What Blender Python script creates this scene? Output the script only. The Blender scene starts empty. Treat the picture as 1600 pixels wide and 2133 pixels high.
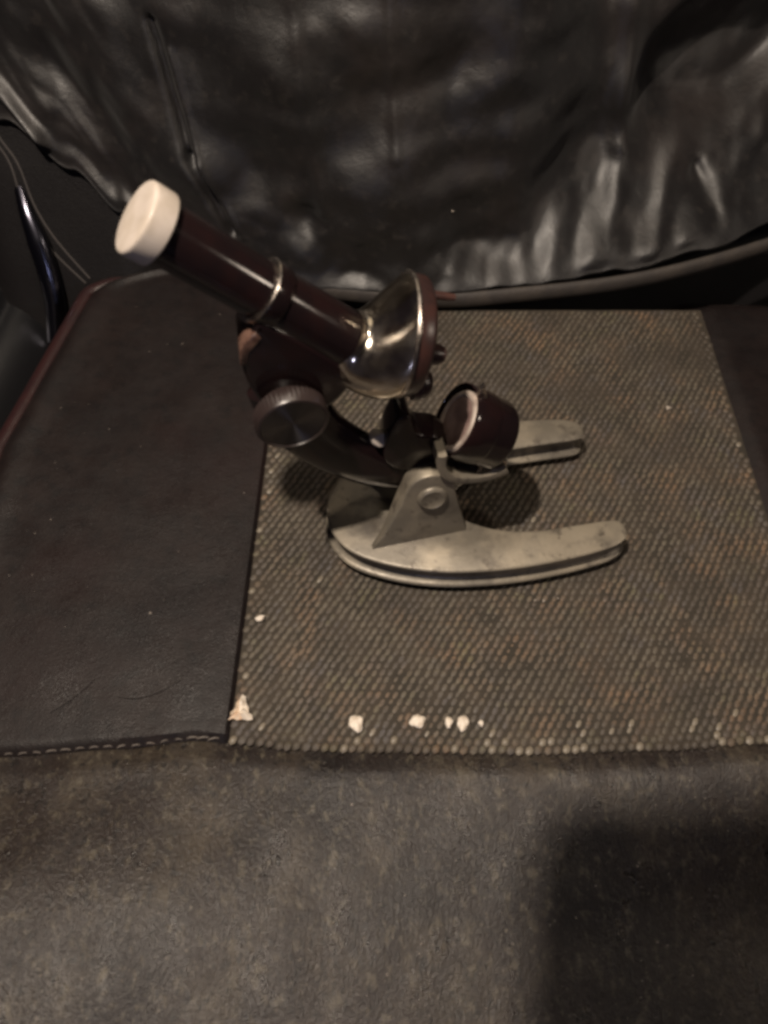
import bpy, bmesh, math, random
from mathutils import Vector, Matrix, noise
random.seed(7)
S = 0.01                                   # everything below is written in centimetres
scn = bpy.context.scene
C = scn.collection
rad = math.radians

# ------------------------------------------------------------------ camera, world, lamps, exposure
PITCH, DIST = rad(57), 36.0
cam_d = bpy.data.cameras.new('camera')
cam = bpy.data.objects.new('camera', cam_d); C.objects.link(cam)
cam.location = (0, -DIST*math.cos(PITCH)*S, DIST*math.sin(PITCH)*S)
cam.rotation_euler = (math.pi/2-PITCH, 0, 0)
cam_d.sensor_fit = 'HORIZONTAL'; cam_d.sensor_width = 36; cam_d.lens = 36.0
cam_d.clip_start = 0.01; cam_d.clip_end = 50
cam_d.dof.use_dof = True; cam_d.dof.focus_distance = 0.34; cam_d.dof.aperture_fstop = 16
scn.camera = cam
w = bpy.data.worlds.new('World'); scn.world = w; w.use_nodes = True
bg = w.node_tree.nodes['Background']
bg.inputs[0].default_value = (1.0, 0.80, 0.98, 1); bg.inputs[1].default_value = 0.013

def lamp(name, loc, target, power, size, col):
    d = bpy.data.lights.new(name, 'AREA'); d.shape = 'DISK'; d.size = size*S; d.energy = power; d.color = col
    o = bpy.data.objects.new(name, d); C.objects.link(o)
    o.location = Vector(loc)*S
    o.rotation_euler = (Vector(target)-Vector(loc)).to_track_quat('-Z', 'Y').to_euler()
    return o
lamp('overhead_lamp', (-14.5, -14.5, 72), (2, 0, 0), 7.2, 2.2, (1.0, 0.86, 0.72))
lamp('far_overhead_lamp', (5, 9, 70), (3, 0, 0), 0.75, 2.4, (1.0, 0.84, 0.66))
lamp('warm_fill', (-4, 32, 44), (0, 4, 0), 0.12, 26, (1.0, 0.82, 0.58))  # added soft fill lamp, also gives the chrome its warm reflection
lamp('side_lamp', (44, -12, 30), (-3, -1, 14), 0.30, 6.5, (1.0, 0.84, 0.68))
lamp('cool_lamp', (0, -42, 12), (-8, 6, 4), 0.10, 2.4, (0.62, 0.66, 1.0))
scn.view_settings.view_transform = 'Standard'; scn.view_settings.look = 'None'
scn.view_settings.exposure = 0.0; scn.view_settings.gamma = 1.0
scn.cycles.use_denoising = True
scn.cycles.filter_width = 3.3
scn.cycles.max_bounces = 6

# ------------------------------------------------------------------ materials
def mat(name, color, rough=0.5, metal=0.0, spec=0.5, coat=0.0, var=None, var_scale=40, var_lo=.42, var_hi=.6, rough_var=0.0,
        bump=None, speck=None, sheen=0.0, detail=6, aniso=0.0, stretch=(1,1,1)):
    """var: second colour mixed by noise; bump: list of (kind, scale, strength); speck: (colour, scale, amount)"""
    m = bpy.data.materials.new(name); m.use_nodes = True
    nt = m.node_tree; N = nt.nodes; L = nt.links
    b = N['Principled BSDF']
    b.inputs['Base Color'].default_value = (*color, 1)
    b.inputs['Roughness'].default_value = rough
    b.inputs['Metallic'].default_value = metal
    b.inputs['Specular IOR Level'].default_value = spec
    b.inputs['Coat Weight'].default_value = coat
    b.inputs['Sheen Weight'].default_value = sheen
    b.inputs['Anisotropic'].default_value = aniso
    tc = N.new('ShaderNodeTexCoord'); mp = N.new('ShaderNodeMapping')
    L.new(tc.outputs['Object'], mp.inputs[0]); mp.inputs['Scale'].default_value = stretch
    def ns(scale, det=detail, rgh=.6, off=0.0):
        n = N.new('ShaderNodeTexNoise'); n.inputs['Scale'].default_value = scale; n.inputs['Detail'].default_value = det
        n.inputs['Roughness'].default_value = rgh
        if off:
            mm = N.new('ShaderNodeMapping'); mm.inputs['Location'].default_value = (off, off*.7, -off)
            L.new(mp.outputs[0], mm.inputs[0]); L.new(mm.outputs[0], n.inputs['Vector'])
        else: L.new(mp.outputs[0], n.inputs['Vector'])
        return n
    col = None
    if var:
        vs = var if isinstance(var, list) else [(var, var_scale, var_lo, var_hi)]
        for k, (vc, sc, lo, hi) in enumerate(vs):
            n = ns(sc, off=k*3.1); mr = N.new('ShaderNodeMapRange')
            mr.inputs[1].default_value = lo; mr.inputs[2].default_value = hi
            L.new(n.outputs[0], mr.inputs[0])
            mx = N.new('ShaderNodeMix'); mx.data_type = 'RGBA'
            L.new(mr.outputs[0], mx.inputs[0])
            if col is None: mx.inputs[6].default_value = (*color, 1)
            else: L.new(col, mx.inputs[6])
            mx.inputs[7].default_value = (*vc, 1)
            col = mx.outputs[2]
    if speck:
        sc_, ss, am = speck
        v = N.new('ShaderNodeTexVoronoi'); v.inputs['Scale'].default_value = ss; L.new(mp.outputs[0], v.inputs['Vector'])
        mr = N.new('ShaderNodeMapRange'); mr.inputs[1].default_value = am; mr.inputs[2].default_value = am*.5
        L.new(v.outputs['Distance'], mr.inputs[0])
        mx = N.new('ShaderNodeMix'); mx.data_type = 'RGBA'; L.new(mr.outputs[0], mx.inputs[0])
        if col is None: mx.inputs[6].default_value = (*color, 1)
        else: L.new(col, mx.inputs[6])
        mx.inputs[7].default_value = (*sc_, 1); col = mx.outputs[2]
    if col is not None: L.new(col, b.inputs['Base Color'])
    if rough_var:
        n = ns(var_scale*1.7, off=9.3); mr = N.new('ShaderNodeMapRange')
        mr.inputs[1].default_value = .3; mr.inputs[2].default_value = .7
        mr.inputs[3].default_value = max(.02, rough-rough_var); mr.inputs[4].default_value = min(1, rough+rough_var)
        L.new(n.outputs[0], mr.inputs[0]); L.new(mr.outputs[0], b.inputs['Roughness'])
    if bump:
        prev = None
        for kind, sc, st in bump:
            if kind == 'noise': n = ns(sc, 5); out = n.outputs[0]
            else:
                n = N.new('ShaderNodeTexVoronoi'); n.inputs['Scale'].default_value = sc
                n.feature = 'DISTANCE_TO_EDGE' if kind == 'cells' else 'F1'
                L.new(mp.outputs[0], n.inputs['Vector']); out = n.outputs['Distance']
            bp = N.new('ShaderNodeBump'); bp.inputs['Strength'].default_value = st; bp.inputs['Distance'].default_value = 0.001
            L.new(out, bp.inputs['Height'])
            if prev: L.new(prev, bp.inputs['Normal'])
            prev = bp.outputs[0]
        L.new(prev, b.inputs['Normal'])
    if aniso:
        b.inputs['Anisotropic Rotation'].default_value = .25
        t = N.new('ShaderNodeTangent'); t.direction_type = 'RADIAL'; t.axis = 'Z'; L.new(t.outputs[0], b.inputs['Tangent'])
    return m

M = {}
M['bakelite'] = mat('dark_maroon_plastic', (.0085, .0052, .0056), .14, spec=.5, var=(.0125, .006, .006), var_scale=60, rough_var=.04, bump=[('noise', 900, .02)])
M['bakelite_red'] = mat('brown_red_plastic', (.052, .024, .019), .33, var=(.03, .016, .015), var_scale=120)
M['bakelite_reflection'] = mat('painted_warm_reflection', (.13, .075, .056), .25, var=(.05, .026, .02), var_scale=180)  # lighter brown stands in for a warm reflection on the dark plastic
M['turret'] = mat('dark_turret_plastic', (.026, .014, .013), .3, var=(.04, .018, .015), var_scale=110)
M['cap'] = mat('ivory_plastic', (.50, .44, .39), .36, spec=.4, var=(.42, .365, .31), var_scale=110, bump=[('noise', 400, .05)])
M['silver'] = mat('aged_silver', (.66, .60, .54), .28, metal=1, var=(.45, .38, .33), var_scale=150, rough_var=.1)
M['chrome'] = mat('chrome_plate', (.84, .76, .65), .18, metal=1, var=(.62, .53, .41), var_scale=70, rough_var=.09, bump=[('noise', 70, .16), ('noise', 500, .05)])
M['knob_metal'] = mat('turned_dark_metal', (.11, .105, .11), .28, metal=1, aniso=.92)
M['knob_rim'] = mat('knob_rim_plastic', (.024, .0165, .0155), .33, bump=[('noise', 700, .1)])
M['cast'] = mat('grey_painted_casting', (.17, .151, .121), .42, spec=.5, metal=.35, var=[((.27, .235, .18), 32, .45, .62), ((.085, .074, .062), 42, .52, .68), ((.07, .058, .047), 160, .58, .72)], rough_var=.1, bump=[('noise', 500, .12), ('noise', 70, .15)])
M['window'] = mat('window_reflection', (.125, .082, .076), .3, spec=.6, var=(.20, .14, .125), var_scale=110, bump=[('noise', 300, .1)])  # pinkish colour stands in for the mirror disc's warm reflection
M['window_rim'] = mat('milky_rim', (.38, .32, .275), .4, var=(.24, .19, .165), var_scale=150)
M['leather'] = mat('brown_black_leather', (.0088, .0064, .0064), .5, spec=.25, var=[((.0128, .0088, .0082), 28, .4, .65), ((.0066, .0052, .0054), 130, .5, .7), ((.0135, .0078, .0076), 10, .5, .68)], rough_var=.1, bump=[('cells', 900, .25), ('noise', 160, .25)])
M['leather_worn'] = mat('worn_leather', (.0225, .0172, .0152), .37, spec=.42, var=[((.048, .038, .028), 36, .48, .66), ((.0115, .009, .0088), 20, .46, .66), ((.075, .064, .047), 280, .54, .70), ((.009, .0078, .0078), 430, .52, .68), ((.11, .095, .072), 760, .61, .74)], rough_var=.14, bump=[('cells', 1500, .3), ('noise', 900, .5), ('noise', 110, .3)], stretch=(1, .62, 1))
M['leather_red'] = mat('maroon_leather', (.026, .0105, .0105), .3, spec=.5, var=(.018, .009, .010), var_scale=40, bump=[('cells', 800, .25), ('noise', 120, .2)])
M['weave_base'] = mat('dark_insert_cloth', (.034, .029, .023), .8, spec=.2, var=(.048, .039, .03), var_scale=60, bump=[('noise', 900, .5)])
M['weave'] = mat('olive_brown_yarn', (.104, .089, .068), .55, spec=.35, var=[((.150, .098, .062), 38, .48, .64), ((.078, .071, .070), 50, .5, .66), ((.112, .102, .060), 75, .55, .7), ((.056, .045, .036), 300, .42, .7), ((.055, .045, .036), 24, .48, .66)], rough_var=.12, bump=[('noise', 1500, .4)])
M['weave_worn'] = mat('worn_pale_yarn', (.165, .142, .112), .45, spec=.5, var=((.16, .135, .10)), var_scale=500)
M['satin'] = mat('black_satin', (.0056, .0047, .0049), .46, spec=.65, sheen=.05, var=[((.016, .0125, .0118), 14, .48, .66), ((.005, .0045, .005), 22, .5, .66), ((.02, .017, .0155), 160, .55, .75)], var_scale=30, rough_var=.08, bump=[('noise', 420, .2), ('noise', 1900, .15)])
M['welt'] = mat('grey_brown_welt', (.035, .03, .0275), .6, var=(.05, .042, .036), var_scale=60, bump=[('noise', 500, .3)])
M['backrest'] = mat('black_backrest_leather', (.0065, .0056, .006), .5, spec=.3, bump=[('cells', 700, .25), ('noise', 90, .2)])
M['trim'] = mat('dark_trim_plastic', (.006, .006, .007), .33, spec=.5, bump=[('noise', 60, .1)])
M['trim_gloss'] = mat('glossy_trim_metal', (.12, .12, .15), .23, metal=1)
M['thread'] = mat('pale_thread', (.13, .11, .095), .6, var=(.07, .058, .052), var_scale=300)
M['dark_thread'] = mat('faded_thread', (.045, .039, .037), .7)
M['crumb'] = mat('pale_crumb', (.72, .65, .56), .6, var=(.55, .47, .38), var_scale=500, bump=[('noise', 900, .4)])
M['scrap'] = mat('peach_scrap', (.62, .50, .38), .5, var=(.52, .34, .22), var_scale=220, bump=[('noise', 500, .4)])
M['dust'] = mat('lint', (.38, .33, .28), .8)

# ------------------------------------------------------------------ mesh helpers
def tag(o, label=None, cat=None, group=None, kind=None):
    for k, v in (('label', label), ('category', cat), ('group', group), ('kind', kind)):
        if v: o[k] = v
    return o
def empty(name, loc=(0, 0, 0), rz=0):
    o = bpy.data.objects.new(name, None); C.objects.link(o)
    o.location = Vector(loc)*S; o.rotation_euler = (0, 0, rz); o.empty_display_size = .02
    return o
def build(name, verts, faces, m, parent=None, smooth=True, angle=38, bevel=0, subd=0, mtx=None):
    me = bpy.data.meshes.new(name)
    me.from_pydata([Vector(v)*S for v in verts], [], faces)
    bm = bmesh.new(); bm.from_mesh(me); bmesh.ops.recalc_face_normals(bm, faces=bm.faces); bm.to_mesh(me); bm.free()
    me.materials.append(m)
    if smooth:
        me.polygons.foreach_set('use_smooth', [True]*len(me.polygons))
        me.set_sharp_from_angle(angle=rad(angle))
    o = bpy.data.objects.new(name, me); C.objects.link(o)
    if parent: o.parent = parent
    if mtx is not None: o.matrix_local = mtx
    if bevel:
        b = o.modifiers.new('bevel', 'BEVEL'); b.width = bevel*S; b.segments = 3; b.limit_method = 'ANGLE'; b.angle_limit = rad(35)
    if subd:
        s = o.modifiers.new('subd', 'SUBSURF'); s.levels = subd; s.render_levels = subd
    return o
def loft(rings, cap0=True, cap1=True, closed=True):
    V, Fc = [], []; n = len(rings[0])
    for r in rings: V += [tuple(p) for p in r]
    for k in range(len(rings)-1):
        for i in range(n if closed else n-1):
            j = (i+1) % n
            Fc.append((k*n+i, k*n+j, (k+1)*n+j, (k+1)*n+i))
    if closed and cap0: Fc.append(tuple(range(n-1, -1, -1)))
    if closed and cap1: Fc.append(tuple((len(rings)-1)*n+i for i in range(n)))
    return V, Fc
def frame(c, d):
    d = Vector(d).normalized()
    return Matrix.Translation(Vector(c)*S) @ d.to_track_quat('Z', 'Y').to_matrix().to_4x4()
def lathe(name, c, d, prof, m, parent, n=64, cap0=True, cap1=True, angle=38, knurl=None):
    """prof: list of (distance along d, radius); mesh lies along its own Z so that the turned grain follows it"""
    rings = []
    for q, (z, r) in enumerate(prof):
        rg = []
        for i in range(n):
            t = 2*math.pi*i/n
            rr = r
            if knurl and q in knurl: rr = r*(1+(.018 if i % 2 else -.018)*(.25 if n == 144 else 1))
            rg.append((rr*math.cos(t), rr*math.sin(t), z))
        rings.append(rg)
    V, Fc = loft(rings, cap0, cap1)
    return build(name, V, Fc, m, parent, angle=angle, mtx=frame(c, d))
def spline(P, n=8, closed=False):
    P = [Vector(p) for p in P]; out = []; N = len(P)
    for i in range(N if closed else N-1):
        if closed: a, b, c, d = P[i-1], P[i], P[(i+1) % N], P[(i+2) % N]
        else: a, b, c, d = P[max(i-1, 0)], P[i], P[i+1], P[min(i+2, N-1)]
        for k in range(n):
            t = k/n
            out.append(.5*((2*b)+(c-a)*t+(2*a-5*b+4*c-d)*t*t+(3*b-a-3*c+d)*t**3))
    if not closed: out.append(P[-1])
    return out
def tube(P, r, n=10, flat=1.0, up=(0, 0, 1), ends=True):
    rings = []; N = len(P); P = [Vector(p) for p in P]
    for i, p in enumerate(P):
        d = (P[min(i+1, N-1)]-P[max(i-1, 0)]).normalized()
        s = d.cross(Vector(up)).normalized(); u = s.cross(d)
        rr = r(i/(N-1)) if callable(r) else r
        rings.append([p+s*(rr*math.cos(2*math.pi*k/n)*flat)+u*(rr*math.sin(2*math.pi*k/n)) for k in range(n)])
    return loft(rings, ends, ends)
def plate(outline, y0, y1, round_=.12, steps=3):
    """an outline in the upright x-z plane given thickness in y, with rounded rims"""
    P = [Vector((p[0], p[1])) for p in outline]; N = len(P)
    area = sum(P[i].x*P[(i+1) % N].y-P[(i+1) % N].x*P[i].y for i in range(N))
    nrm = []
    for i in range(N):
        t = (P[(i+1) % N]-P[i-1]).normalized(); q = Vector((-t.y, t.x))
        nrm.append(q if area > 0 else -q)      # inward
    rings = []
    L = [(y0+round_*(1-math.sin(a)), round_*(1-math.cos(a))) for a in [math.pi/2*k/steps for k in range(steps+1)][::-1]]
    L = [(y0+round_*(1-math.cos(math.pi/2*k/steps)), round_*(1-math.sin(math.pi/2*k/steps))) for k in range(steps+1)]
    L2 = [(y1-(y-y0), ins) for y, ins in L[::-1]]
    for y, ins in L+L2:
        rings.append([(P[i].x+nrm[i].x*ins, y, P[i].y+nrm[i].y*ins) for i in range(N)])
    return loft(rings)

# ------------------------------------------------------------------ the car seat
INS_L = lambda y: -6.1+.022*(y+10)                # edge between leather and woven insert
INS_R = 18.0
BACK = 15.9
def seam_y(x):                                    # front seam, a little wavy
    pts = [(-30, -11.9), (-15, -11.25), (-10.5, -10.95), (-7.4, -10.62), (-6.1, -10.72), (-3.6, -10.98), (-1, -11.08), (5.5, -11.15), (11, -11.0), (15, -10.75), (20, -10.3), (34, -9.2)]
    for (a, b), (c, d) in zip(pts, pts[1:]):
        if a <= x <= c:
            t = (x-a)/(c-a); t = t*t*(3-2*t)
            return b+(d-b)*t
    return pts[0][1] if x < -30 else pts[-1][1]
def edge_x(y): return -19.3+.178*(y-4.0)+.9*max(0, y-15.1)**2 if y > 4 else -19.3-.02*(4-y)**1.35
def seat_h(x, y):                                 # soft unevenness of the padding
    return .10*noise.noise(Vector((x*.13, y*.13, 0)))+.045*noise.noise(Vector((x*.45, y*.45, 3)))
seat = empty('car_seat', (0, 0, -8))
tag(seat, 'dark brown leather car seat with an olive woven insert under the microscope', 'car seat')
class Lift:                                       # children of the seat are given in scene coordinates
    mtx = Matrix.Translation((0, 0, 8*S))
LIFT = Lift.mtx
def grid(nu, nv, fn):
    V = [fn(i/nu, j/nv) for j in range(nv+1) for i in range(nu+1)]
    Fc = [(j*(nu+1)+i, j*(nu+1)+i+1, (j+1)*(nu+1)+i+1, (j+1)*(nu+1)+i) for j in range(nv) for i in range(nu)]
    return V, Fc
def sm(a, b, x):
    t = max(0, min(1, (x-a)/(b-a))); return t*t*(3-2*t)

def left_panel(u, v):
    y = seam_y(-12)+(BACK+1-seam_y(-12))*v
    x0, x1 = edge_x(y), INS_L(y)-.02
    x = x0+(x1-x0)*u
    if v < .06: y += (seam_y(x)-seam_y(-12))*(1-v/.06)
    e = (x1-x)
    z = seat_h(x, y)*sm(0, 2, e)+.06*sm(0, .5, e)-.10
    z -= .55*(1-sm(0, .22, e))**3*.35              # tucks down along the insert
    z += .22*math.exp(-((x-x0-1.1)/.7)**2)-.5*max(0, 1-(x-x0)/1.0)**2   # roll along the outer edge
    z -= .28*(1-sm(0, .35, y-seam_y(x)))           # tucks under at the front seam
    return (x, y, z)
build('side_panel', *grid(80, 150, left_panel), M['leather'], seat, mtx=LIFT)
def right_panel(u, v):
    y = seam_y(18)+(BACK+1.5-seam_y(18))*v
    x = INS_R+.02+16*u
    e = x-INS_R
    return (x, y, -.12+.1*sm(0, .8, e)+.0*seat_h(x, y)*sm(0, 2, e)-.2*(1-sm(0, .3, e))**2-.05*max(0, e-4)-3*sm(13.8, 16.2, y))
build('side_panel', *grid(40, 90, right_panel), M['leather'], seat, mtx=LIFT)
def side_wall(u, v):
    y = -14+(BACK+1+14)*v
    x0 = edge_x(y)
    a = u*math.pi*.5
    return (x0-.9*math.sin(a)-.5*u*u, y, -.6-1.0*(1-math.cos(a))-5.5*u*u)
build('side_wall', *grid(16, 80, side_wall), M['leather_red'], seat, mtx=LIFT)
ys = [-13.5+(BACK+.9+13.5)*k/110 for k in range(111)]
build('piping', *tube([(edge_x(y)+.05, y, -.48) for y in ys], .48, 16), M['leather_red'], seat, mtx=LIFT)

def insert_z(x, y):
    return -.17+.35*seat_h(x, y)*.4
def insert_fn(u, v):
    y = seam_y(5)+(BACK-.2-seam_y(5))*v
    x0, x1 = INS_L(y), INS_R
    x = x0+(x1-x0)*u
    if v < .1: y += (seam_y(x)-seam_y(5))*(1-v/.1)
    return (x, y, insert_z(x, y)-.2*(1-sm(0, .25, y-seam_y(x)))-3.2*sm(13.85, 15.4, y))
build('insert_panel', *grid(60, 70, insert_fn), M['weave_base'], seat, mtx=LIFT)
# the raised yarn of the insert: a bead for every stitch of the weave
V, Fc, WORN = [], [], []
DX, DY = .365, .315
row = 0; y = -11.02
ang = rad(58); ca, sa = math.cos(ang), math.sin(ang)
while y < 13.75:
    k0 = 0
    x = INS_L(y)+.16+(.5*DX if row % 2 else 0)
    while x < INS_R-.1:
        sy = seam_y(x)
        yy = y+(sy+11.15)*math.exp(-max(0, y+11.15)/4)
        if yy > sy+.08:
            cx = x+random.uniform(-.04, .04); cy = yy+random.uniform(-.04, .04)
            edge = min(x-INS_L(y), INS_R-x, (yy-sy)*.9) < .45
            la, lb = (.265, .130) if not edge else (.21, .16)
            crush = .8+.55*max(0, min(1, .5+1.1*noise.noise(Vector((cx*.28, cy*.28, 6)))))
            h = (.048*crush if not edge else .085)*random.uniform(.7, 1.25)
            dfront = yy-sy
            worn = random.random() < (.22*math.exp(-(dfront/.9)**2)*(1 if cx > -2 else .25)+.10*math.exp(-((cx-INS_L(y))/.5)**2)+.0015)
            z0 = insert_z(cx, cy)-.025
            b0 = len(V)
            for rr, hh in ((1.0, 0.0), (.70, .74)):
                for q in range(6):
                    t = math.pi*q/3+.3
                    px, py = la*rr*math.cos(t), lb*rr*math.sin(t)
                    V.append((cx+px*ca-py*sa, cy+px*sa+py*ca, z0+h*hh))
            V.append((cx, cy, z0+h*1.05)); WORN += [worn]*12
            for q in range(6):
                r_ = (q+1) % 6
                Fc.append((b0+q, b0+r_, b0+6+r_, b0+6+q)); Fc.append((b0+6+q, b0+6+r_, b0+12))
        x += DX
    y += DY; row += 1
wv = build('weave', V, Fc, M['weave'], seat, angle=180, mtx=LIFT); wv['kind'] = 'stuff'
wv.data.materials.append(M['weave_worn'])
wv.data.polygons.foreach_set('material_index', [1 if k_ else 0 for k_ in WORN])

def front_fn(u, v):
    x = -30+62*u
    y1 = seam_y(x)+.06
    y = y1-(19.5)*v
    d = y1-y
    z = -.42+.36*sm(0, .9, d)+.6*seat_h(x*1.3, y*1.3)*sm(0, 1.5, d)-.0035*max(0, d-3)**2-.15*x*sm(0, 7, d)+.06*noise.noise(Vector((x*1.1, y*.6, 8)))
    return (x, y, z)
build('front_panel', *grid(150, 60, front_fn), M['leather_worn'], seat, mtx=LIFT)
def front_drop(u, v):
    x = -30+62*u; d = 19.5
    z = -.42+.36-.0035*(d-3)**2-.15*x
    return (x, seam_y(x)+.06-19.5-1.6*math.sin(v*1.4), z-.02-6*v*v)
build('front_drop', *grid(40, 8, front_drop), M['leather'], seat, mtx=LIFT)
# stitches along the front seam of the leather panel
x = -18.6; k = 0
base_st = None
while x < -6.6:
    o = None
    y = seam_y(x)+.08
    big = x > -8.0
    L_ = .2 if not big else .17
    P = [(x-L_, y-.03, -.30), (x-L_*.5, y-.01, -.20), (x+L_*.4, y+.03, -.19), (x+L_, y+.05, -.29)]
    if base_st is None:
        base_st = build('stitch', *tube([Vector(p)-Vector((x, y, -.22)) for p in P], .036, 6), M['thread'], seat, mtx=LIFT @ Matrix.Translation(Vector((x, y, -.22))*S))
    else:
        o = base_st.copy(); C.objects.link(o); o.parent = seat
        o.matrix_local = LIFT @ Matrix.Translation(Vector((x, y, -.22+(.05 if big else 0)))*S) @ Matrix.Rotation(random.uniform(-.25, .25), 4, 'Z') @ Matrix.Scale(1.05 if big else random.uniform(.65, .95), 4)
    x += .55 if not big else .42
# the dark backrest behind, its bolster with twin stitching, the welt along its foot
def backrest_fn(u, v):
    x = -40+82*u; z = -7+36*v
    y = 16.4+.48*z+6*sm(-15, -9, x)+.5*sm(-19.5, -23, x)*0
    y += .12*noise.noise(Vector((x*.3, z*.3, 5)))
    y += 2.2*sm(-21.5, -27, x)
    return (x, y, z)
build('backrest', *grid(140, 60, backrest_fn), M['backrest'], seat, mtx=LIFT)
for P in ([(-21.4, 20.6, 8.6), (-20.6, 19.6, 6.7), (-19.9, 19.0, 5.45), (-19.48, 18.05, 3.45), (-18.68, 17.25, 1.85), (-17.2, 16.3, -.05)],
          [(-22.1, 20.6, 8.2), (-20.9, 19.5, 6.6), (-20.3, 18.95, 5.4), (-20.05, 17.92, 3.25), (-19.08, 17.03, 1.4), (-17.5, 16.2, -.3)]):
    build('seam', *tube(spline(P, 10), .06, 6), M['dark_thread'], seat, mtx=LIFT)
P = spline([(-9, 15.6, .6), (-4, 14.6, .6), (2.6, 13.75, .6), (8, 14.1, .75), (13.4, 14.7, 1.05), (17.8, 15.6, 1.5), (22.6, 17.0, 2.1), (30, 19.6, 3.0)], 10)
build('welt', *tube(P, .50, 14, flat=.55), M['welt'], seat, mtx=LIFT)

# ------------------------------------------------------------------ glossy black cloth hanging over the backrest
def lerp_pts(pts, x):
    if x <= pts[0][0]: return pts[0][1]
    for (a, b), (c, d) in zip(pts, pts[1:]):
        if x <= c:
            t = (x-a)/(c-a); t = t*t*(3-2*t); return b+(d-b)*t
    return pts[-1][1]
BOT_Y = [(-26, 22), (-20, 19.5), (-16.8, 18.4), (-14.6, 17.5), (-12.7, 16.8), (-8.9, 15.6), (-4.3, 14.3), (2.6, 13.6), (8, 14.1), (13.5, 14.8), (17.8, 15.8), (22.4, 17.5), (32, 21)]
BOT_Z = [(-26, 11), (-20, 7.7), (-16.8, 5.6), (-14.6, 3.6), (-12.7, 2.2), (-11, 1.4), (-8.9, 1.0), (-5, 1.0), (2.6, 1.15), (8, 1.4), (13.5, 1.75), (17.8, 2.3), (22.4, 3.0), (32, 4)]
def ridge(p, a, b, wd):
    ax, ay = a; bx, by = b; dx, dy = bx-ax, by-ay
    t = max(0, min(1, ((p[0]-ax)*dx+(p[1]-ay)*dy)/(dx*dx+dy*dy)))
    d = math.hypot(p[0]-ax-t*dx, p[1]-ay-t*dy)
    return math.exp(-(d/wd)**2)
def cloth_y(x, h):
    """depth of the cloth at x, h cm above its hem"""
    y = lerp_pts(BOT_Y, x)
    shelf = sm(6, 12, x)
    # bulge out over the hem, then lean back
    mid = sm(1, 4, x)
    y += .17*h+.45*(1-math.exp(-h/.8))
    y += mid*1.1*sm(0, 1.8, h)+shelf*4.0*sm(-.6, 4.8, h)
    f = 0
    q = Vector((x*.15+.10*h, h*.10, 1.3)); f += 1.0*noise.noise(q)
    q = Vector((x*.34-.12*h, h*.20+.06*x, 7.7)); f += .5*noise.noise(q)
    lo = 1-sm(1.5, 6, h)
    q = Vector((x*.22+.3*h, h*.55-.12*x, 4.1)); f += .30*noise.noise(q)
    q = Vector((x*.5+.5*h, h*.45-.2*x, 14.1)); n = noise.noise(q); f += (.03+.05*lo)*(1-2*abs(n))
    q = Vector((x*1.3-.6*h, h*.9, 9.1)); f += (.02+.05*lo)*noise.noise(q)
    p = (x, h)
    f += .45*ridge(p, (-6.5, 5.6), (5.8, 11.6), 1.5)      # long shaded hollow
    f += .35*ridge(p, (3, 6.5), (9, 10.5), 1.5)
    f += 2.6/(1+math.exp((math.hypot((x-18.2)/4.6, (h-6.9)/3.2)-1)*14))   # deep black hollow
    f += .7*math.exp(-(((x+4.1)/1.1)**2+((h-3.6)/.9)**2))
    f -= .7*ridge(p, (12.2, 11), (12.9, 4.4), .8)
    f -= .5*ridge(p, (13.6, 3.8), (11.4, .3), .75)+.3*ridge(p, (10.2, 2.2), (8.8, .2), .6)+.3*ridge(p, (7.2, 3.4), (7.4, .1), .7)
    f -= .45*ridge(p, (14.8, .4), (16.4, 3.6), .6)+.35*ridge(p, (3.2, 1.2), (5.0, .3), .6)
    f += .7*ridge(p, (17.6, 2.0), (18.6, .8), .45)
    f -= .5*ridge(p, (16.8, .4), (21.4, 2.6), .6)
    f -= .25*ridge(p, (-4.0, 14), (-3.2, 4), .4)+.2*ridge(p, (.2, 14), (.6, 7), .3)
    f -= .8*ridge(p, (-21, 1.6), (-18.2, .9), .45)
    f += .5*ridge(p, (-10.7, 11.5), (-9.8, 6.0), .26)+.55*ridge(p, (-9.8, 6.0), (-8.2, 2.2), .28)
    f -= .18*ridge(p, (-10.1, 10.5), (-9.4, 6.0), .2)+.2*ridge(p, (-9.4, 6.0), (-7.8, 2.2), .2)
    return y+f*sm(0, .8, h)
NX, NH = 420, 150
V, Fc = [], []
for j in range(NH+4):
    for i in range(NX+1):
        x = -26+58*i/NX
        bz = lerp_pts(BOT_Z, x)
        bz += .16*noise.noise(Vector((x*.9, 0, 2)))
        if j < 3:                                  # the hem rolls under
            k_ = 1-.6*(1-sm(-14, -9, x))
            V.append((x, lerp_pts(BOT_Y, x)+(1.6, .8, .16)[j]*k_, bz-(.05, .16, .12)[j]))
        else:
            h = 25*((j-3)/NH)**1.35
            V.append((x, cloth_y(x, h), bz+h))
for j in range(NH+3):
    for i in range(NX):
        a = j*(NX+1)+i
        Fc.append((a, a+1, a+NX+2, a+NX+1))
cloth = build('black_cloth', V, Fc, M['satin'], angle=180)
tag(cloth, 'crumpled glossy black cloth hanging over the backrest behind the microscope', 'cloth')

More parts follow.
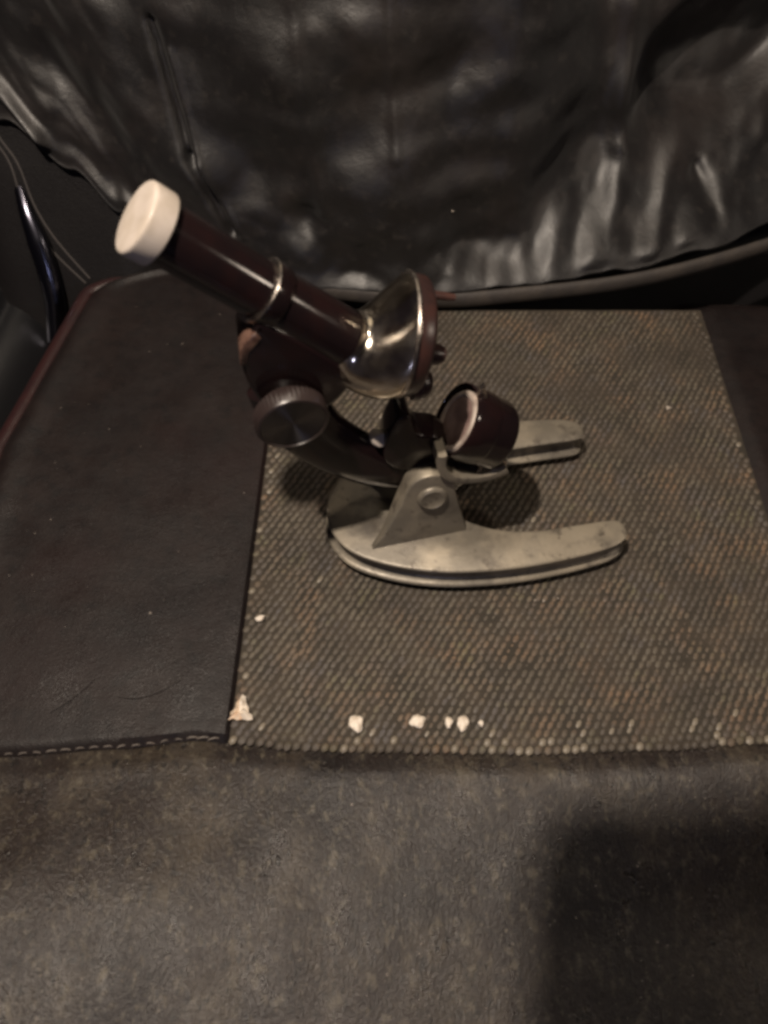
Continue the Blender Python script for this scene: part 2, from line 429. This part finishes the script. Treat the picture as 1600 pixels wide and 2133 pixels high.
# ------------------------------------------------------------------ dark trim beside the seat
def trim_fn(u, v):
    y = 1+27*v
    a = u*2.6
    xx = -24.2+.155*(y-4)+(2.6-5.2*u)
    return (xx, y, -4.6+1.9*math.sin(u*math.pi)+.10*(y-4)+.9*math.exp(-((u-.62)/.07)**2))
P = spline([(-20.5, 19.6, 5.0), (-19.95, 17.8, 3.6), (-19.55, 16.8, 2.2), (-19.35, 16.0, .6), (-19.4, 15.3, -1.2), (-19.8, 14.4, -3.2)], 8)
strip = build('trim_strip', *tube(P, lambda t: .46*(.35+.65*min(1, t/.4)), 14, flat=1.3, up=(0, -1, 0)), M['trim_gloss'])
tag(strip, 'narrow curved glossy strip catching a blue glint beside the seat', 'trim')
trim = build('door_sill', *grid(60, 60, trim_fn), M['trim'])
tag(trim, 'dark glossy plastic trim strip beside the seat edge', 'trim')

# ------------------------------------------------------------------ the microscope
mic = empty('microscope', (3.92, -.18, 0), rad(10))
tag(mic, 'toy microscope with dark maroon tube, white eyepiece cap and grey horseshoe base', 'microscope')
A0 = Vector((-10.66, 0, 17.46)); U = Vector((.707, 0, -.707)); Pn = Vector((-.707, 0, -.707))     # optical axis
# base: horseshoe with a grooved rim
half = [(6.42, 3.18), (5.85, 3.52), (4.9, 3.70), (3.57, 3.83), (1.79, 3.90), (.06, 3.84), (-1.62, 3.63), (-3.06, 3.28), (-4.46, 2.74), (-5.65, 2.02), (-6.33, 1.15), (-6.58, 0)]
inner = [(-1.15, 0), (-.95, .65), (-.35, 1.25), (.8, 1.85), (2.2, 2.15), (4.1, 2.2), (5.7, 2.2), (6.32, 2.32), (6.52, 2.72)]
near = [(x, -y) for x, y in half]
far = [(x, y) for x, y in half[:-1]][::-1]
inn_far = [(x, y) for x, y in inner[1:]][::-1]
inn_near = [(x, -y) for x, y in inner]
outline = [(x if x < 2 else 2+(x-2)*(.955 if y < 0 else .93), y*1.02) for x, y in near+far+inn_far+inn_near]
ol = spline([(p[0], p[1], 0) for p in outline], 6, closed=True)
N_ = len(ol)
area = sum(ol[i].x*ol[(i+1) % N_].y-ol[(i+1) % N_].x*ol[i].y for i in range(N_))
inw = []
for i in range(N_):
    t = (ol[(i+1) % N_]-ol[i-1]).normalized(); q = Vector((-t.y, t.x, 0)); inw.append(q if area > 0 else -q)
rings = []
for z, ins in [(-.1, .34), (.34, .34), (.35, .04), (.37, -.03), (.40, -.06), (.46, -.06), (.50, -.03), (.54, .06), (.6, .24), (.75, .32), (1.05, .33), (1.3, .31), (1.42, .2), (1.47, .07), (1.54, .05), (1.58, .08), (1.61, .16)]:
    rings.append([(ol[i]+inw[i]*ins)+Vector((0, 0, z)) for i in range(N_)])
build('base', *loft(rings, False), M['cast'], mic, angle=50)
# bracket: two cheeks on the base, the near one carrying a pivot screw
def cheek(sgn):
    top = [(-2.3+1.02*math.cos(a), 4.62+1.02*math.sin(a)) for a in [rad(-8+20*k) for k in range(10)]]
    o = [(-4.85, 1.57), (-.62, 1.57), (-.75, 2.2), (-1.05, 3.3)]+top+[(-3.6, 3.9), (-4.3, 2.4)]
    V, Fc = plate(o, 0, 1, .09)
    V2 = []
    for (x, y, z) in V:
        k = max(0, min(1, (z-1.5)/3.4))
        yo = 1.86-.44*k-.06*(x+2.6)*(1-k)            # outer face leans inwards
        yi = .62+1.22*sm(-3.0, -4.7, x)*(1-k) if x < -3 else .62
        V2.append((x, sgn*(yi+(yo-yi)*y), z))
    return V2, Fc
for sg in (-1, 1):
    b = build('bracket_cheek', *cheek(sg), M['cast'], mic, angle=40)
SC = (-2.25, -1.52, 4.25)
lathe('pivot_screw', SC, (0, -1, .12), [(-.3, .62), (.02, .64), (.1, .60), (.16, .50), (.12, .42), (.11, .2), (.11, .001)], M['cast'], mic, 40, cap1=False)
# arm
AC = spline([(-7.45, 0, 10.3), (-7.25, 0, 9.0), (-6.7, 0, 7.6), (-5.7, 0, 6.3), (-4.5, 0, 5.2), (-3.3, 0, 4.6), (-2.2, 0, 4.4), (-1.6, 0, 4.3)], 8)
build('arm', *tube(AC, lambda t: .70-.09*t, 28, flat=1.95, up=(0, 1, 0)), M['bakelite'], mic, angle=70)
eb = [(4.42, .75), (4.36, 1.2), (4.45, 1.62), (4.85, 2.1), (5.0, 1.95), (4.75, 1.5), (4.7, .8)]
build('corner_reflection', *plate([((A0+U*a+Pn*b).x, (A0+U*a+Pn*b).z) for a, b in eb], -1.03, .6, .05, 2), M['bakelite_reflection'], mic, angle=50)  # added plate, coloured as the reflection on the housing's rounded corner
# tube, cap and rings along the optical axis
lathe('eyepiece_cap', A0, U, [(.03, .001), (.02, .55), (.0, .96), (.02, 1.02), (.06, 1.05), (.12, 1.055), (.16, 1.06), (.63, 1.06), (.69, 1.05), (.71, 1.0), (.71, .5)], M['cap'], mic, 144, cap0=False, knurl=(6, 7))
lathe('eyepiece_tube', A0, U, [(.5, .86), (.8, .88), (4.3, .90)], M['bakelite'], mic, 72)
lathe('trim_ring', A0, U, [(4.07, .9), (4.07, 1.03), (4.09, 1.055), (4.13, 1.055), (4.15, 1.03), (4.15, .9)], M['silver'], mic, 72, False, False)
lathe('tube_collar', A0, U, [(4.14, 1.0), (4.17, 1.04), (4.62, 1.04), (4.67, 1.02), (4.67, .95)], M['bakelite'], mic, 72)
lathe('body_tube', A0, U, [(4.6, .96), (5.5, .97), (7.6, 1.0), (7.9, .98)], M['bakelite'], mic, 72)
blk = [(4.5, .3), (4.4, .9), (4.5, 1.6), (5.3, 2.5), (6.5, 3.2), (7.5, 3.4), (8.2, 3.05), (8.55, 2.1), (8.5, 1.0), (8.0, .3)]
bl = spline([(s, p, 0) for s, p in blk], 5, closed=True)
build('focus_housing', *plate([((A0+U*q.x+Pn*q.y).x, (A0+U*q.x+Pn*q.y).z) for q in bl], -1.0, 1.0, .22, 4), M['bakelite'], mic, angle=60)
KC = A0+U*7.3+Pn*2.78
for sg in (-1, 1):
    kd = Vector((.12*(1 if sg < 0 else -1), sg, -.03 if sg < 0 else 0))
    k = lathe('focus_knob', KC+Vector((0, sg*.95, 0)), kd, [(0, 1.0), (.22, 1.1), (.28, 1.24), (.78, 1.24), (.86, 1.20), (.88, 1.13), (.82, 1.10)], M['knob_rim'], mic, 96, cap1=False, knurl=(2, 3))
    f = lathe('knob_face', (0, 0, 0), (0, 0, 1), [(.80, 1.12), (.84, 1.10), (.82, .8), (.80, .4), (.795, .15), (.795, .001)], M['knob_metal'], k, 96, cap0=False, cap1=False, angle=60)
# nosepiece: chrome shell flaring from the body tube to an eccentric turret
T0 = A0+U*7.45; T1 = Vector((-3.42, 0, 12.0)); D1 = Vector((.966, -.05, -.25)).normalized()
rings = []
nb = 18
for q in range(nb+1):
    t = q/nb
    e = (t*t*(3-2*t))**1.25
    c_ = T0.lerp(T1, .55*t+.45*e) + Vector((-.22, 0, -.40))*math.sin(math.pi*t)
    d_ = U.lerp(D1, sm(0, 1, t)).normalized()
    r_ = 1.02+1.02*e+.08*math.sin(math.pi*t)
    e1 = Vector((0, 1, 0)); e1 = (e1-d_*e1.dot(d_)).normalized(); e2 = d_.cross(e1)
    rings.append([c_+(e1*math.cos(2*math.pi*k/72)+e2*math.sin(2*math.pi*k/72))*r_ for k in range(72)])
build('nosepiece_shell', *loft(rings, False, False), M['chrome'], mic, angle=60)
lathe('nosepiece_rim', T1, D1, [(-.06, 2.0), (-.05, 2.07), (0, 2.10), (.06, 2.09), (.08, 2.0)], M['silver'], mic, 80)
lathe('turret_disc', T1, D1, [(.07, 1.95), (.1, 2.02), (.5, 2.0), (.62, 1.9), (.68, 1.7), (.78, .6), (.78, .001)], M['turret'], mic, 80, cap1=False)
e1 = Vector((0, 1, 0)); e1 = (e1-D1*e1.dot(D1)).normalized(); e2 = D1.cross(e1)
if e2.z < 0: e2 = -e2
for an, ln, rr, rd in ((22, 1.35, .16, 1.6), (170, .66, .36, .95), (222, .5, .52, 1.52)):
    c_ = T1+D1*.65+(e1*math.cos(rad(an))+e2*math.sin(rad(an)))*rd
    lathe('objective', c_, D1, [(-.1, rr*1.15), (.12, rr*1.15), (.16, rr), (ln*.7, rr*.95), (ln, rr*.7), (ln, .001)], M['bakelite_red'] if an == 22 else M['turret'], mic, 32, cap1=False)
# stage bracket
sb = [(-4.0, 5.9), (-4.05, 7.2), (-3.62, 8.5), (-3.35, 8.66), (-3.1, 8.45), (-2.8, 7.5), (-2.0, 7.15), (-1.5, 6.4), (-1.7, 5.5), (-2.8, 5.1)]
build('stage_bracket', *plate([(q.x, q.y) for q in spline([(x, y, 0) for x, y in sb], 4, closed=True)], -.75, .55, .14, 3), M['bakelite'], mic, angle=50)
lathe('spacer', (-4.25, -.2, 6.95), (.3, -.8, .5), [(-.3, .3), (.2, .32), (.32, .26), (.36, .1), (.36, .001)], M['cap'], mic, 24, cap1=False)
# illuminator: round housing with a mirror window, its reflection painted pinkish, looking up the optical axis
LD = Vector((.84, -.11, -.53)).normalized(); LC = Vector((-1.22, 0, 7.18))
hs = lathe('illuminator', LC, LD, [(.9, .9), (.55, 1.25), (.10, 1.42), (.0, 1.46), (.02, 1.51), (.10, 1.53), (.2, 1.52), (1.15, 1.51), (1.2, 1.48), (1.25, 1.46), (1.95, 1.44), (2.15, 1.34), (2.25, 1.1), (2.28, .3), (2.28, .001)], M['bakelite'], mic, 80, cap0=False, cap1=False)
WM = frame(LC, LD).inverted() @ frame(LC+LD*.02+Vector((.035, -.14, .08)), LD)
lathe('window', LC, LD, [(.03, .001), (.02, .6), (.0, 1.0), (.06, 1.1)], M['window'], hs, 64, cap0=False, cap1=False).matrix_local = WM
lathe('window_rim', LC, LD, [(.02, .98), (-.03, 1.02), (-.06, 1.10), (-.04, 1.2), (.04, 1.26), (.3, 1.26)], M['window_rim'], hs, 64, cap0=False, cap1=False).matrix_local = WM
P = spline([(-2.0, 0, 7.0), (-1.98, 0, 6.2), (-1.55, 0, 5.45), (-.75, 0, 5.1), (.1, 0, 5.12), (.75, 0, 5.4)], 6)
V, Fc = [], []
rings = []
for i, p in enumerate(P):
    d = (P[min(i+1, len(P)-1)]-P[max(i-1, 0)]).normalized(); nn = Vector((d.z, 0, -d.x))
    rings.append([p+Vector((0, -1.55, 0))+nn*.17, p+Vector((0, -1.6, 0)), p+Vector((0, -1.55, 0))-nn*.17, p+Vector((0, -.55, 0))-nn*.17, p+Vector((0, -.5, 0)), p+Vector((0, -.55, 0))+nn*.17])
build('lamp_clip', *loft(rings), M['cast'], mic, angle=40)
build('clip_prong', *plate([(-.45, 5.3), (.1, 6.3), (.75, 5.75), (.7, 5.35)], -1.35, -1.22, .04, 2), M['silver'], mic, angle=30)
lathe('lamp_post', (-2.1, 0, 4.4), (.55, 0, .9), [(0, .45), (1.9, .4), (2.1, .3)], M['bakelite'], mic, 28)
build('clip_tip', *plate([(-.45, 8.2), (-.38, 8.85), (-.2, 9.0), (-.05, 8.3)], -.12, .12, .05, 2), M['silver'], mic, angle=30)

# ------------------------------------------------------------------ the phone that takes the picture, out of view, placed for its shadow
ph = empty('phone', (0, -DIST*math.cos(PITCH), DIST*math.sin(PITCH)))
ph.rotation_euler = cam.rotation_euler
tag(ph, 'dark phone held out of view over the seat, shading its front corner', 'phone')
rc = [(x, y) for cx, cy, R_, a0 in ((2.4, 6.4, 1.2, 0), (-3.0, 6.4, 1.2, 90), (-3.5, -8.6, .7, 180), (2.9, -8.6, .7, 270)) for x, y in [(cx+R_*math.cos(rad(a0+15*k)), cy+R_*math.sin(rad(a0+15*k))) for k in range(7)]]
V, Fc = plate(rc, .9, 1.7, .2, 3)
build('body', [(x, z, y) for x, y, z in V], Fc, M['trim'], ph)
build('lens', *loft([[(.55*math.cos(t), .55*math.sin(t), z) for t in [2*math.pi*k/32 for k in range(32)]] for z in (.95, .75)]), M['bakelite'], ph)

# ------------------------------------------------------------------ crumbs and lint
def lump(name, loc, sx, sy, sz, m, seed, rz=0):
    bm = bmesh.new(); bmesh.ops.create_icosphere(bm, subdivisions=3, radius=1)
    for v in bm.verts:
        k = 1+.34*noise.noise(v.co*1.5+Vector((seed*3.7, 0, 0)))+.12*noise.noise(v.co*4+Vector((seed, 5, 0)))
        if sy > sx*1.15 and v.co.y < 0: v.co.x *= 1+.45*v.co.y
        v.co = Vector((v.co.x*sx*k, v.co.y*sy*k, v.co.z*sz*k))*S
    me = bpy.data.meshes.new(name); bm.to_mesh(me); bm.free(); me.materials.append(m)
    me.polygons.foreach_set('use_smooth', [True]*len(me.polygons))
    o = bpy.data.objects.new(name, me); C.objects.link(o)
    o.location = (Vector(loc)+Vector((0, 0, sz*.7-.08)))*S; o.rotation_euler = (0, 0, rz)
    return o
G = 'pale crumbs along the front of the woven insert'
for (x, y, sx, sy, rz, lab) in [
    (-1.10, -10.05, .30, .36, .3, 'largest pale oval crumb, at the front seam, apart from the other crumbs'),
    (1.34, -9.93, .30, .27, 0, 'round pale crumb with a small point, third from the right along the front seam'),
    (2.58, -10.0, .16, .25, 0, 'narrow pale crumb touching the larger oval one in the pair at the front seam'),
    (3.14, -10.02, .24, .33, -.1, 'tall oval pale crumb on the right side of the close pair at the front seam'),
    (3.86, -10.03, .11, .15, .2, 'tiny pale crumb just past the close pair at the front seam'),
    (-5.32, -5.45, .20, .14, .4, 'small bright crumb on the insert edge beside the smooth leather panel')]:
    tag(lump('crumb', (x, y, 0), sx, sy, .12, M['crumb'], x, rz), lab, 'crumb', G)
rim = [(-.50, -.46), (-.30, -.40), (-.12, -.47), (.08, -.43), (.30, -.48), (.50, -.44), (.46, -.26), (.30, -.16), (.29, .05), (.17, .24), (.13, .50), (-.02, .60), (-.12, .40), (-.25, .26), (-.26, .02), (-.42, -.16), (-.40, -.32)]
V = [(x, y, .02+.03*random.random()) for x, y in rim]+[(x*.5-.05, y*.5-.02, .20+.08*random.uniform(-1, 1)) for x, y in rim]+[(-.08, -.12, .10)]
n_ = len(rim)
Fc = [(k, (k+1) % n_, n_+(k+1) % n_, n_+k) for k in range(n_)]+[(n_+k, n_+(k+1) % n_, 2*n_) for k in range(n_)]
o = build('scrap', V, Fc, M['scrap'], smooth=False)
o.data.materials.append(M['crumb']); o.data.polygons.foreach_set('material_index', [1 if (V[f[0]][0] > -.02) else 0 for f in Fc])
sd = o.modifiers.new('thick', 'SOLIDIFY'); sd.thickness = .05*S
o.location = Vector((-5.72, -9.45, .03))*S
tag(o, 'pale peach folded triangular scrap at the front corner of the woven insert', 'scrap')
V, Fc = [], []
def mote(x, y, z, r):
    b0 = len(V)
    for dx, dy, dz in ((1, 0, 0), (-.4, .8, 0), (-.5, -.8, 0), (0, 0, .7)):
        V.append((x+dx*r*random.uniform(.6, 1.4), y+dy*r*random.uniform(.6, 1.4), z+dz*r))
    Fc.extend([(b0, b0+1, b0+3), (b0+1, b0+2, b0+3), (b0+2, b0, b0+3), (b0, b0+2, b0+1)])
for (x, y, r) in [(-8.2, -15.6, .11), (-10.1, -5.2, .08), (-18.2, 1.0, .13), (14.6, 6.4, .16), (6.6, -4.6, .10), (6.95, -4.62, .08), (7.6, -4.5, .07), (-1.2, -13.1, .09)]:
    mote(x, y, .0, r)
for k in range(60):
    x = random.uniform(-17, -6.6); y = random.uniform(-10, 14); mote(x, y, -.01, random.choice((.012, .015, .02, .035)))
for k in range(240):
    x = random.uniform(-14, 14); y = random.uniform(-20, -11.5); mote(x, y, -.06, random.choice((.015, .02, .03, .04)))
mote(3.6, cloth_y(3.6, 3.6)-.06, 4.85, .09)
d = build('lint', V, Fc, M['dust'], smooth=False); tag(d, kind='stuff')

for P, lab in (([(-10.9, -8.9, .06), (-10.1, -9.0, .10), (-9.2, -8.75, .10), (-8.3, -8.2, .06)], 'faint curved hair lying on the smooth leather near the insert corner'),
               ([(-13.4, -9.6, .06), (-12.6, -9.0, .10), (-11.9, -8.2, .06)], 'short faint hair on the smooth leather, farther from the insert')):
    tag(build('hair', *tube(spline(P, 8), .018, 5), M['dark_thread']), lab, 'hair', 'hairs on the smooth leather panel')
